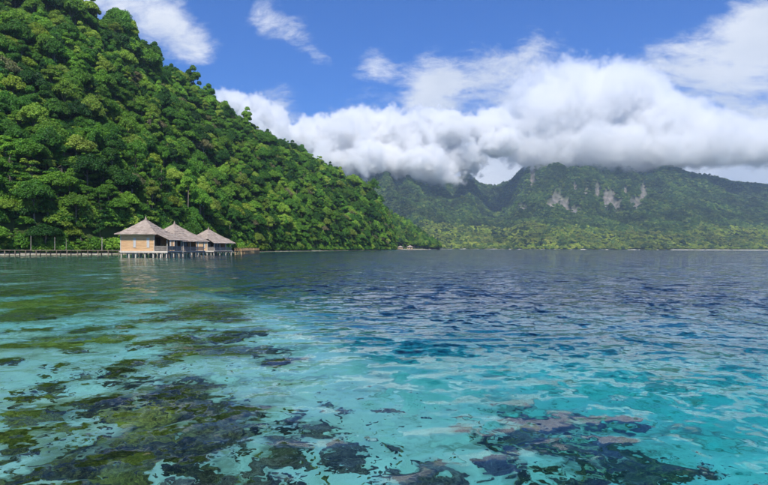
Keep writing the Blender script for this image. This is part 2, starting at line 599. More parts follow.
us = np.linspace(0, NU, 240); ts = np.concatenate([[-.12, -.06, -.02], np.linspace(0, 1.7, 110)])
U, T = np.meshgrid(us, ts)
hx, hy, hz = hill_pt(U, T)
hill_me = mesh_np('hill', np.stack([hx, hy, hz], -1).reshape(-1, 3), grid_faces(len(ts), len(us)), True, [ground_mat('hill_soil')])
tag(link('hill', hill_me), kind='structure')
us = np.linspace(0, len(SH2) - 1, 70); ts = np.concatenate([[-.12, -.06, -.02], np.linspace(0, 1.6, 50)])
U, T = np.meshgrid(us, ts)
hx, hy, hz = hill_pt(U, T, SH2, RG2)
head_me = mesh_np('headland', np.stack([hx, hy, hz], -1).reshape(-1, 3), grid_faces(len(ts), len(us)), True, [hill_me.materials[0]])
tag(link('headland', head_me), kind='structure')

# ------------------------------------------------------------------ far mountains
SKL = np.array([(-600, 190), (-300, 165), (0, 165), (250, 168), (330, 168), (380, 166), (420, 168), (452, 181), (467, 172), (480, 184), (497, 186),
                (510, 181), (520, 170), (533, 163), (560, 162), (600, 159), (640, 160), (664, 166), (672, 166), (700, 176), (740, 182), (768, 185),
                (850, 190), (1000, 200), (1400, 220)], float)
YRG = np.array([(-600, 3400), (380, 3300), (440, 3600), (470, 3900), (500, 4300), (520, 3700), (560, 3300), (680, 3300), (768, 3700), (1400, 3800)], float)
HSL = math.tan(ROLL)


def mtn_pt(u, t):
    ys_ = 1880 + 60 * np.sin(u * .011) + 25 * np.sin(u * .043) - .12 * (u - 430)
    yr = np.interp(u, YRG[:, 0], YRG[:, 1])
    hz_ = HY + (u - 384) * HSL
    zr = (hz_ - np.interp(u, SKL[:, 0], SKL[:, 1])) / F * yr
    y = ys_ + (yr - ys_) * t
    x = (u - 384) / F * y
    tt = np.clip(t, 0, 1)
    prof = .075 * sstep(0, .12, tt) + .925 * (np.clip((tt - .06) / .94, 0, 1) ** 1.25)
    rid = 1 - np.abs(fbm(x * .0022, y * .0011, 4, 55)) * 2
    rid2 = 1 - np.abs(fbm(x * .006 + 5, y * .003, 3, 56)) * 2
    mask = np.sin(np.pi * np.clip((tt - .08) / .92, 0, 1)) ** .8
    z = zr * prof * (1 + mask * (.55 * (rid - .55) + .26 * (rid2 - .5)))
    z = np.where(t < 1, np.minimum(z, zr / yr * y * (.985 - .03 * np.abs(fbm(x * .004, y * .004, 2, 8)))), z)
    over = np.clip(t - 1, 0, None)
    z = z - zr * over * 1.3
    z = z + zr * .035 * fbm(u * .06, t * 6, 3, 61) * sstep(.5, .9, tt)
    z = z + 3 * sstep(0, .01, tt) - 3 + np.where(t < 0, t * 500, 0)
    return x, y, z + 1.2


ROCKS = [(608, 198, 6, 9), (616, 202, 5, 6), (636, 202, 6, 7), (643, 192, 3, 9), (573, 209, 9, 4), (566, 203, 4, 5), (557, 197, 4, 8), (550, 203, 3, 4), (521, 205, 5, 2),
         (585, 192, 2, 8), (598, 190, 2, 8), (626, 190, 2, 6), (532, 176, 3, 8), (575, 185, 2, 6)]


def rock_mask(x, y, z):
    px = 384 + F * x / y
    py = HY + (px - 384) * HSL - F * (z - CAM_H) / y
    k = np.zeros_like(px)
    nz = fbm(px * .42, py * .09, 4, 91) * 1.1
    for cx, c_y, rx, ry in ROCKS:
        d = np.hypot((px - cx) / rx, (py - c_y) / ry)
        k = np.maximum(k, sstep(1.45, .6, d + nz * 1.0))
    return k


us = np.linspace(-600, 1400, 760); ts = np.concatenate([[-.04, -.01], np.linspace(0, 1.25, 230)])
U, T = np.meshgrid(us, ts)
mx, my, mz = mtn_pt(U, T)
rk = rock_mask(mx, my, mz)
mz = mz - 22 * rk * (1 - .6 * fbm(U * .3, T * 60, 2, 12))
mtn_me = mesh_np('mountain', np.stack([mx, my, mz], -1).reshape(-1, 3), grid_faces(len(ts), len(us)), True, [ground_mat('mountain_soil', True)])
at = mtn_me.attributes.new('rock', 'FLOAT', 'POINT')
at.data.foreach_set('value', rk.ravel().astype(np.float32))
tag(link('mountain', mtn_me), kind='structure')


# ------------------------------------------------------------------ foliage
def leaf_mat(name, ramp, trans=.36, pscale=.04, plo=.68, phi=1.42):
    m, t, out = new_mat(name)
    oi = t.n('ShaderNodeObjectInfo')
    geo = t.n('ShaderNodeNewGeometry')
    base = t.ramp(oi.outputs['Random'], ramp)
    leafv = t.maprange(geo.outputs['Random Per Island'], 0, 1, .62, 1.42, smooth=False)
    patch = t.maprange(t.noise(geo.outputs['Position'], pscale, 4, .6), .32, .68, plo, phi)
    col = t.mix(1.0, base, t.math('MULTIPLY', leafv, patch), 'MULTIPLY')
    d = t.n('ShaderNodeBsdfPrincipled')
    t.put(d.inputs['Base Color'], col)
    d.inputs['Roughness'].default_value = .5
    d.inputs['Specular IOR Level'].default_value = .25
    tr = t.n('ShaderNodeBsdfTranslucent')
    t.put(tr.inputs[0], t.mix(1.0, col, (1.25, 1.25, .5, 1), 'MULTIPLY'))
    mx_ = t.n('ShaderNodeMixShader', i_0=trans)
    t.put(mx_.inputs[1], d.outputs[0]); t.put(mx_.inputs[2], tr.outputs[0])
    t.put(out.inputs['Surface'], mx_.outputs[0])
    return m


LEAF = leaf_mat('broad_leaf', [(0, (.026, .090, .014)), (.25, (.058, .165, .018)), (.5, (.098, .225, .022)), (.8, (.165, .31, .03)), (1, (.25, .33, .05))])
LEAF_Y = leaf_mat('yellow_green_leaf', [(0, (.13, .23, .02)), (1, (.22, .29, .03))])
LEAF_P = leaf_mat('pale_leaf', [(0, (.16, .19, .07)), (1, (.21, .19, .10))])
LEAF_F = leaf_mat('distant_leaf', [(0, (.035, .085, .022)), (.4, (.075, .14, .028)), (.75, (.125, .20, .036)), (1, (.21, .26, .05))], pscale=.0075, plo=.5, phi=1.55)
LEAF_S = leaf_mat('shore_leaf', [(0, (.17, .25, .03)), (.5, (.28, .35, .04)), (1, (.38, .40, .07))], pscale=.010, plo=.5, phi=1.35)
m, t, out = new_mat('bark')
pos = t.n('ShaderNodeTexCoord').outputs['Object']
pbsdf(t, out, t.ramp(t.noise(pos, 2.0, 6, .65), [(.3, (.09, .075, .055)), (.7, (.26, .23, .18))]), .9, .1)
BARK = m
m, t, out = new_mat('pale_bark')
pos = t.n('ShaderNodeTexCoord').outputs['Object']
pbsdf(t, out, t.ramp(t.noise(pos, 1.6, 6, .65), [(.3, (.24, .22, .18)), (.7, (.46, .43, .37))]), .9, .1)
BARK_P = m


def leaf_cards(C, N, L, W, r):
    """folded diamond leaves sprays at C, facing N"""
    n = len(C)
    N = N / np.linalg.norm(N, axis=1, keepdims=True)
    a = r.normal(size=(n, 3))
    T = a - N * (a * N).sum(1, keepdims=True)
    T /= np.linalg.norm(T, axis=1, keepdims=True)
    B = np.cross(N, T)
    L = L[:, None]; W = W[:, None]
    v = np.empty((n, 4, 3))
    v[:, 0] = C - T * L * .5 - N * L * .10
    v[:, 1] = C + B * W * .5 + N * W * .12
    v[:, 2] = C + T * L * .5 - N * L * .16
    v[:, 3] = C - B * W * .5 + N * W * .05
    return v.reshape(-1, 3), np.arange(n * 4).reshape(n, 4)


def lobe_points(c, rad, n, r, shell=.55, flat=1.0, lower=-.35):
    d = r.normal(size=(n * 3, 3)); d /= np.linalg.norm(d, axis=1, keepdims=True)
    d = d[d[:, 2] > lower][:n]
    rr = (shell + (1 - shell) * r.random(len(d)) ** .5)[:, None]
    bump = 1 + .22 * np.sin(d[:, :1] * 7 + c[0]) * np.sin(d[:, 1:2] * 6 + c[1]) * np.cos(d[:, 2:3] * 5 + c[2])
    off = d * rr * rad * bump * np.array([1, 1, flat])
    return np.asarray(c) + off, d


def crown_np(seed, lobes, per, leaf, flat=.8, up=.45, core=True):
    """lobes: list of (centre, radius)"""
    r = np.random.default_rng(seed)
    VV = []; FF = []; b = 0
    for c, rad in lobes:
        n = int(per * rad ** 1.6)
        C, D = lobe_points(c, rad, n, r, flat=flat)
        N = D + np.array([0, 0, up]) + r.normal(0, .42, size=D.shape)
        s = leaf * r.uniform(.7, 1.4, len(C))
        v, f = leaf_cards(C, N, s * 1.35, s, r)
        VV.append(v); FF.append(f + b); b += len(v)
    return np.concatenate(VV), np.concatenate(FF)


def blob_lobes(seed, Rr, H, n, base):
    r = np.random.default_rng(seed)
    out = [((0, 0, base + H * .55), Rr * .62)]
    for i in range(n):
        a = 2 * math.pi * (i * .618 + r.uniform(-.08, .08)); q = math.sqrt((i + .5) / n)
        z = base + H * (.88 - .55 * q ** 1.5) + r.uniform(-.12, .12) * H
        rad = Rr * r.uniform(.30, .46)
        out.append(((math.cos(a) * q * Rr * .80, math.sin(a) * q * Rr * .80, z), rad))
    return out


def tier_lobes(seed, Rr, H, tiers, base):
    r = np.random.default_rng(seed)
    out = []
    for k in range(tiers):
        f = k / (tiers - 1)
        z = base + H * f
        rr = Rr * (1 - .62 * f ** 1.3)
        m_ = max(3, int(7 * (1 - .5 * f)))
        for j in range(m_):
            a = 2 * math.pi * (j + r.uniform(-.25, .25)) / m_ + k
            q = r.uniform(.45, .92)
            out.append(((math.cos(a) * rr * q, math.sin(a) * rr * q, z + r.uniform(-.75, .75)), rr * r.uniform(.24, .46)))
    return out


def trunk_mb(seed, h, rad, lobes, nl=5):
    r = np.random.default_rng(seed)
    mb = MB()
    bend = r.uniform(-.4, .4, 2)
    pts = [(bend[0] * math.sin(k / 5 * 2.4), bend[1] * math.sin(k / 5 * 2.0), -1.5 + (h + 1.5) * k / 5) for k in range(6)]
    mb.tube(pts, [rad * (1.25 - .15 * k) for k in range(6)], 7)
    top = Vector(pts[-1])
    ls = sorted(lobes, key=lambda q: -q[1])[:nl + 3]
    for c, q in ls:
        c = Vector(c)
        st = Vector(pts[3]).lerp(top, r.uniform(0, 1))
        mid = st.lerp(c, .5) + Vector((0, 0, .15 * (c - st).length))
        mb.tube([st, mid, c], [rad * .42, rad * .27, rad * .10], 5, cap=False)
    return mb


KINDS = []          # (crown mesh, trunk mesh, joined mesh)


def join_np(name, parts):
    V = []; Fq = []; mi = []; mats = []; b = 0; other = []
    for me, mat in parts:
        v = np.empty(len(me.vertices) * 3, np.float32); me.vertices.foreach_get('co', v)
        tot = np.empty(len(me.polygons), np.int32); me.polygons.foreach_get('loop_total', tot)
        li = np.empty(len(me.loops), np.int32); me.loops.foreach_get('vertex_index', li)
        V.append(v.reshape(-1, 3))
        st = np.concatenate([[0], np.cumsum(tot)[:-1]])
        q = st[tot == 4]
        Fq.append(li[q[:, None] + np.arange(4)] + b)
        mi += [len(mats)] * len(q)
        mats.append(mat); b += len(V[-1])
    return mesh_np(name, np.concatenate(V), [np.concatenate(Fq)], False, mats, mi)


def add_kind(name, seed, lobes, per, leaf, mat, th, tr, flat=.8, up=.45, bark=None):
    v, f = crown_np(seed, lobes, per, leaf, flat, up)
    cm = mesh_np(name + '_crown', v, f, False, [mat])
    tm = trunk_mb(seed, th, tr, lobes).mesh(name + '_trunk', bark or BARK, True)
    KINDS.append((cm, tm, join_np(name + '_all', [(cm, mat), (tm, bark or BARK)])))


add_kind('broad', 11, blob_lobes(11, 3.9, 4.8, 15, 4.0), 250, .30, LEAF, 7.0, .24)
add_kind('broad2', 12, blob_lobes(12, 4.6, 4.2, 18, 4.8), 240, .31, LEAF, 7.5, .28)
add_kind('tall', 13, blob_lobes(13, 2.9, 7.0, 15, 5.0), 270, .28, LEAF, 9.5, .22)
add_kind('layered', 14, tier_lobes(14, 4.6, 6.5, 4, 3.2), 220, .31, LEAF, 9.5, .22, flat=.50, up=.8)
add_kind('loose', 15, blob_lobes(15, 3.8, 6.0, 12, 5.0), 130, .30, LEAF, 9.0, .20)
add_kind('yellow', 16, blob_lobes(16, 3.3, 4.6, 13, 3.2), 220, .31, LEAF_Y, 6.0, .18)
add_kind('pale', 17, blob_lobes(17, 3.8, 4.6, 12, 4.4), 95, .31, LEAF_P, 8.0, .22, bark=BARK_P)
add_kind('slender', 18, blob_lobes(18, 2.2, 6.2, 12, 4.5), 220, .30, LEAF, 9.0, .15)
# shrubs: crown to the ground
v, f = crown_np(21, blob_lobes(21, 2.4, 2.6, 9, .2), 130, .36, .85, .4)
BUSH = mesh_np('bush_foliage', v, f, False, [LEAF])
v, f = crown_np(22, blob_lobes(22, 1.7, 2.4, 7, .2), 150, .32, .85, .4)
BUSH_Y = mesh_np('bush_foliage_bright', v, f, False, [LEAF_Y])
BUSH_STEM = MB().tube([(0, 0, -.5), (.05, 0, .7), (.1, .1, 1.8)], [.08, .06, .03], 6).tube([(0, 0, .3), (-.4, .2, 1.5)], [.05, .02], 5).mesh('bush_stem', BARK)


# ---- sample the slope of the near hill
def hill_samples(n, seed):
    r = np.random.default_rng(seed)
    u = r.uniform(.8, NU - .15, n * 4); t_ = r.uniform(.015, 1.16, n * 4)
    e = .02
    x, y, z = hill_pt(u, t_); x1, y1, z1 = hill_pt(u + e, t_); x2, y2, z2 = hill_pt(u, t_ + e)
    area = np.linalg.norm(np.cross(np.stack([x1 - x, y1 - y, z1 - z], -1), np.stack([x2 - x, y2 - y, z2 - z], -1)), axis=1)
    keep = r.random(n * 4) < area / np.percentile(area, 99)
    idx = np.nonzero(keep)[0][:n]
    return u[idx], t_[idx], x[idx], y[idx], z[idx]


u_, t_, x_, y_, z_ = hill_samples(24000, 5)
# thin out: keep crowns at least ~4 m apart (grid test)
order = np.random.default_rng(1).permutation(len(x_))
cell = {}
keep = []
for i in order:
    g = (int(x_[i] // 2.7), int(y_[i] // 2.7))
    ok = True
    for a in (-1, 0, 1):
        for b in (-1, 0, 1):
            for j in cell.get((g[0] + a, g[1] + b), ()):
                if (x_[i] - x_[j]) ** 2 + (y_[i] - y_[j]) ** 2 + .5 * (z_[i] - z_[j]) ** 2 < 2.7 ** 2:
                    ok = False
    if ok:
        cell.setdefault(g, []).append(i); keep.append(i)
keep = np.array(keep)
x_, y_, z_, t_, u_ = x_[keep], y_[keep], z_[keep], t_[keep], u_[keep]
pxs = 384 + F * x_ / y_
r = np.random.default_rng(2)
kind = r.choice(8, len(x_), p=[.25, .21, .17, .04, .12, .08, .03, .10])
# tiered crowns along the shore behind the jetty
kind = np.where((t_ < .16) & (pxs < 110) & (r.random(len(x_)) < .35), 3, kind)
scl = (.56 + .78 * r.random(len(x_)) ** 1.7) * np.where(t_ < .04, .75, 1)
rot = r.uniform(0, 6.28, len(x_))
zfac = r.uniform(.72, 1.4, len(x_))
scl = np.where(t_ > .82, scl * r.uniform(.6, 1.65, len(x_)), scl)   # uneven crest
dist = np.hypot(x_, y_)
vis = (pxs > -25) & (t_ < .98)
cand = np.nonzero(vis)[0]
near = cand[np.argsort((dist / scl)[cand])][:292]
is_near = np.zeros(len(x_), bool); is_near[near] = True
print('hill trees', len(x_), 'individual', len(near), 'farthest', dist[near].max())

TREE_WORDS = ['rounded', 'wide spreading', 'tall narrow', 'tiered flat-branched', 'loose airy', 'bright yellow-green', 'pale grey-green', 'slender']


def place_tree(k, loc, rz, s, label, group, crown_me=None, trunk_me=None, name='forest_tree'):
    e = link(name, None, None, loc, rz, s)
    e.empty_display_size = .5
    link('crown', crown_me or KINDS[k][0], e)
    link('trunk', trunk_me or KINDS[k][1], e)
    tag(e, label, 'tree', group)
    return e


for i in near:
    py_i = HY - F * (z_[i] + 6 - CAM_H) / y_[i]
    col_w = ('at the left edge of the view' if pxs[i] < 30 else 'above the left part of the jetty' if pxs[i] < 75 else 'between the jetty poles and the nearest hut' if pxs[i] < 115 else
             'above the nearest hut' if pxs[i] < 160 else 'above the middle and farthest huts' if pxs[i] < 225 else 'right of the huts')
    row_w = 'at the water\'s edge' if t_[i] < .05 else 'low on the slope' if py_i > 205 else 'on the lower hillside' if py_i > 165 else 'partway up the hill' if py_i > 120 else 'high on the hill'
    where = row_w + ', ' + col_w
    place_tree(int(kind[i]), (x_[i], y_[i], z_[i] - .3), rot[i], (scl[i], scl[i], scl[i] * zfac[i]),
               '%s broadleaf tree %s' % (TREE_WORDS[kind[i]], where), '%s trees %s' % (TREE_WORDS[kind[i]], where))


# ---- mass of forest: one object, instances of the tree kinds on points
def scatter_object(name, P, rot, scl, kindi, protos, label):
    me = bpy.data.meshes.new(name)
    me.vertices.add(len(P)); me.vertices.foreach_set('co', np.asarray(P, np.float32).ravel())
    for nm, val, ty in (('rot', rot, 'FLOAT'), ('scl', scl, 'FLOAT'), ('kindi', kindi, 'INT')):
        a = me.attributes.new(nm, ty, 'POINT')
        a.data.foreach_set('value', np.asarray(val, np.float32 if ty == 'FLOAT' else np.int32))
    o = link(name, me)
    ng = bpy.data.node_groups.new(name + '_nodes', 'GeometryNodeTree')
    ng.interface.new_socket('Geometry', in_out='INPUT', socket_type='NodeSocketGeometry')
    ng.interface.new_socket('Geometry', in_out='OUTPUT', socket_type='NodeSocketGeometry')
    N = ng.nodes; L = ng.links
    gi = N.new('NodeGroupInput'); go = N.new('NodeGroupOutput')
    iop = N.new('GeometryNodeInstanceOnPoints')
    L.new(gi.outputs[0], iop.inputs['Points'])
    g2i = N.new('GeometryNodeGeometryToInstance')
    for pm in reversed(protos):   # the multi-input socket lists the newest link first
        src = bpy.data.objects.new(name + '_source', pm)
        oi = N.new('GeometryNodeObjectInfo'); oi.transform_space = 'ORIGINAL'
        oi.inputs['Object'].default_value = src
        oi.inputs['As Instance'].default_value = False
        L.new(oi.outputs['Geometry'], g2i.inputs[0])
    L.new(g2i.outputs[0], iop.inputs['Instance'])
    iop.inputs['Pick Instance'].default_value = True

    def attr(nm, ty):
        a = N.new('GeometryNodeInputNamedAttribute'); a.data_type = ty
        a.inputs['Name'].default_value = nm
        return [s for s in a.outputs if s.enabled and s.name == 'Attribute'][0]
    L.new(attr('kindi', 'INT'), iop.inputs['Instance Index'])
    cx = N.new('ShaderNodeCombineXYZ'); L.new(attr('rot', 'FLOAT'), cx.inputs[2])
    e2r = N.new('FunctionNodeEulerToRotation'); L.new(cx.outputs[0], e2r.inputs[0])
    L.new(e2r.outputs[0], iop.inputs['Rotation'])
    cs = N.new('ShaderNodeCombineXYZ')
    sa = attr('scl', 'FLOAT'); L.new(sa, cs.inputs[0]); L.new(sa, cs.inputs[1])
    rv = N.new('FunctionNodeRandomValue'); rv.data_type = 'FLOAT'
    rin = [q for q in rv.inputs if q.enabled]; rin[0].default_value = .72; rin[1].default_value = 1.4
    ml = N.new('ShaderNodeMath'); ml.operation = 'MULTIPLY'
    L.new(sa, ml.inputs[0]); L.new([q for q in rv.outputs if q.enabled][0], ml.inputs[1]); L.new(ml.outputs[0], cs.inputs[2])
    L.new(cs.outputs[0], iop.inputs['Scale'])
    L.new(iop.outputs[0], go.inputs[0])
    md = o.modifiers.new('scatter', 'NODES'); md.node_group = ng
    return tag(o, label, 'forest', kind='stuff')


far = ~is_near
P = np.stack([x_[far], y_[far], z_[far] - .3], -1)
KK = kind[far]; RR = rot[far]; SS = scl[far]
# undergrowth fills the floor
ub, tb, xb, yb, zb = hill_samples(5200, 9)
nb = len(xb)
# a dense fringe right at the water's edge
rr_ = np.random.default_rng(31)
uf = rr_.uniform(2, NU - .1, 1500); tf = rr_.uniform(.012, .06, 1500)
xf, yf, zf = hill_pt(uf, tf)
# the headland beyond the hill
uh = rr_.uniform(0, len(SH2) - 1.05, 2400); th_ = rr_.uniform(.02, 1.1, 2400)
xh, yh, zh = hill_pt(uh, th_, SH2, RG2)
P = np.concatenate([P, np.stack([xh, yh, zh - .4], -1)])
KK = np.concatenate([KK, rr_.choice([0, 1, 2, 4, 5, 5, 5], len(xh))])
RR = np.concatenate([RR, rr_.uniform(0, 6.28, len(xh))]); SS = np.concatenate([SS, rr_.uniform(.6, 1.3, len(xh))])
P = np.concatenate([P, np.stack([xb, yb, zb - .4], -1), np.stack([xf, yf, zf - .5], -1)])
KK = np.concatenate([KK, np.full(nb + 1500, 8)])
RR = np.concatenate([RR, rr_.uniform(0, 6.28, nb + 1500)])
SS = np.concatenate([SS, rr_.uniform(.8, 1.7, nb), rr_.uniform(.6, 1.4, 1500)])
scatter_object('hill_forest', P, RR, SS, KK, [k[2] for k in KINDS] + [BUSH], 'dense green rainforest covering the steep hill on the left')


# ---- far forest: smaller, simpler crowns
def far_crown(seed, Rr, mat):
    r = np.random.default_rng(seed)
    lob = blob_lobes(seed, Rr, Rr * 1.1, 6, Rr * .25)
    v, f = crown_np(seed, lob, 9, Rr * .30, .8, .5)
    return mesh_np('far_crown', v, f, False, [mat])


FARS = [far_crown(41, 6.0, LEAF_F), far_crown(42, 7.0, LEAF_F), far_crown(43, 5.0, LEAF_F), far_crown(44, 5.5, LEAF_S), far_crown(45, 6.5, LEAF_S)]
r = np.random.default_rng(51)
n = 260000
u = r.uniform(300, 900, n); tm_ = r.uniform(.004, 1.02, n) + np.where(u > 670, .006, 0)
x, y, z = mtn_pt(u, tm_)
# keep even density on the ground
w = y / 4300
k = (r.random(n) < w * .9) & (rock_mask(x, y, z) < .35) & ((384 + F * x / y) > 340)
x, y, z, tm_ = x[k], y[k], z[k], tm_[k]
shore = (tm_ < .17 + .11 * fbm(x * .004, y * .004, 3, 71)) & (r.random(len(x)) < .75)
ki = np.where(shore, r.integers(3, 5, len(x)), r.integers(0, 3, len(x)))
sc_ = (.5 + .95 * r.random(len(x)) ** 1.8) * np.where(shore, .9, 1.0)
print('far trees', len(x))
scatter_object('mountain_forest', np.stack([x, y, z - 1.0], -1), r.uniform(0, 6.28, len(x)), sc_, ki, FARS, 'hazy green forest covering the far mountains across the bay')


# ------------------------------------------------------------------ timber materials
def wood_mat(name, ramp, scale=1.0, stretch=(1, 1, 6), rough=.85, boards=0.0, axis=2):
    m, t, out = new_mat(name)
    tc = t.n('ShaderNodeTexCoord').outputs['Object']
    mp = t.n('ShaderNodeMapping'); t.put(mp.inputs[0], tc); mp.inputs['Scale'].default_value = stretch
    n = t.noise(mp.outputs[0], 2.2 * scale, 6, .65)
    oi = t.n('ShaderNodeObjectInfo').outputs['Random']
    col = t.ramp(t.math('ADD', n, t.maprange(oi, 0, 1, -.08, .08, smooth=False)), ramp)
    nrm = None
    if boards:
        s = t.n('ShaderNodeSeparateXYZ'); t.put(s.inputs[0], tc)
        fr = t.math('FRACT', t.math('DIVIDE', s.outputs[axis], boards))
        gap = t.math('LESS_THAN', fr, .10)
        col = t.mix(t.math('MULTIPLY', gap, .55), col, (.10, .06, .03, 1))
        bmp = t.n('ShaderNodeBump', i_Strength=.8, i_Distance=.03)
        t.put(bmp.inputs['Height'], fr); nrm = bmp.outputs[0]
    pbsdf(t, out, col, rough, .2, nrm)
    return m


WALL = wood_mat('varnished_board_wall', [(.3, (.53, .30, .145)), (.55, (.72, .46, .245)), (.75, (.80, .55, .32))], .8, (.4, .4, 4), boards=.28)
PALE = wood_mat('pale_timber', [(.3, (.42, .36, .28)), (.7, (.68, .60, .49))], 1.4, (4, 4, .6))
GREY = wood_mat('weathered_grey_timber', [(.3, (.20, .17, .14)), (.7, (.46, .40, .34))], 1.4, (3, 3, 1))
DARKW = wood_mat('dark_timber', [(.3, (.05, .035, .025)), (.7, (.13, .09, .06))], 1.4, (3, 3, 1))
TAN = wood_mat('new_tan_timber', [(.3, (.42, .27, .13)), (.7, (.64, .44, .24))], 1.4, (3, 3, 1))
JET = wood_mat('old_jetty_timber', [(.3, (.12, .09, .065)), (.7, (.30, .235, .17))], 1.2, (3, 3, 1))
m, t, out = new_mat('thatch')
tc = t.n('ShaderNodeTexCoord').outputs['Object']
mp = t.n('ShaderNodeMapping'); t.put(mp.inputs[0], tc); mp.inputs['Scale'].default_value = (1, 1, .35)
nf = t.noise(mp.outputs[0], 9.0, 5, .7); nb_ = t.noise(tc, .9, 5, .6)
col = t.ramp(t.math('MULTIPLY_ADD', nf, .55, t.math('MULTIPLY', nb_, .5)), [(.32, (.14, .105, .080)), (.52, (.34, .275, .225)), (.70, (.51, .425, .355))])
bmp = t.n('ShaderNodeBump', i_Strength=.9, i_Distance=.08); t.put(bmp.inputs['Height'], nf)
pbsdf(t, out, col, .95, .05, bmp.outputs[0])
THATCH = m
m, t, out = new_mat('window_glass')
p = pbsdf(t, out, (.50, .49, .46, 1), .35, .4)
PANE = m
m, t, out = new_mat('dark_glass')
pbsdf(t, out, (.02, .025, .03, 1), .08, .6)
PANE_D = m


# ------------------------------------------------------------------ thatched roof of overlapping courses
def hip_roof(hx_, hy_, z0, z1, courses, seed, thick=.16, flare=.35):
    """pyramid of stepped courses, eaves at z0, point at z1; eaves half sizes hx_, hy_"""
    r = random.Random(seed)
    V = []; Fc = []
    for k in range(courses):
        f0 = k / courses; f1 = min((k + 1.35) / courses, .985)
        def ring(f, dz):
            w = 1 - f
            zz = z0 + (z1 - z0) * (f ** (1 + flare * .5)) + dz
            pts = []
            for (sx, sy, ax) in ((1, -1, 'x'), (1, 1, 'y'), (-1, 1, 'x'), (-1, -1, 'y')):
                nx = {'x': (-1, -1), 'y': (1, -1)}
            cs = [(-1, -1), (1, -1), (1, 1), (-1, 1)]
            for q in range(4):
                a, b = cs[q], cs[(q + 1) % 4]
                for j in range(10):
                    g = j / 10
                    jit = 1 + (r.uniform(-.012, .012) if dz > 0 else 0)
                    pts.append(((a[0] + (b[0] - a[0]) * g) * hx_ * w * jit, (a[1] + (b[1] - a[1]) * g) * hy_ * w * jit,
                                zz + (r.uniform(-.035, .035) if dz > 0 else 0)))
            return pts
        rings = [ring(f0, -.02), ring(f0 + .001, thick), ring(f1, thick * .35)]
        b = len(V)
        for q in rings: V += q
        n = 40
        for a in range(2):
            for j in range(n):
                Fc.append([b + a * n + j, b + a * n + (j + 1) % n, b + (a + 1) * n + (j + 1) % n, b + (a + 1) * n + j])
        if k == 0:
            Fc.append([b + j for j in range(n)][::-1])
        if k == courses - 1:
            Fc.append([b + 2 * n + j for j in range(n)])
    me = bpy.data.meshes.new('roof'); me.from_pydata(V, [], Fc); me.update(); me.materials.append(THATCH)
    return me


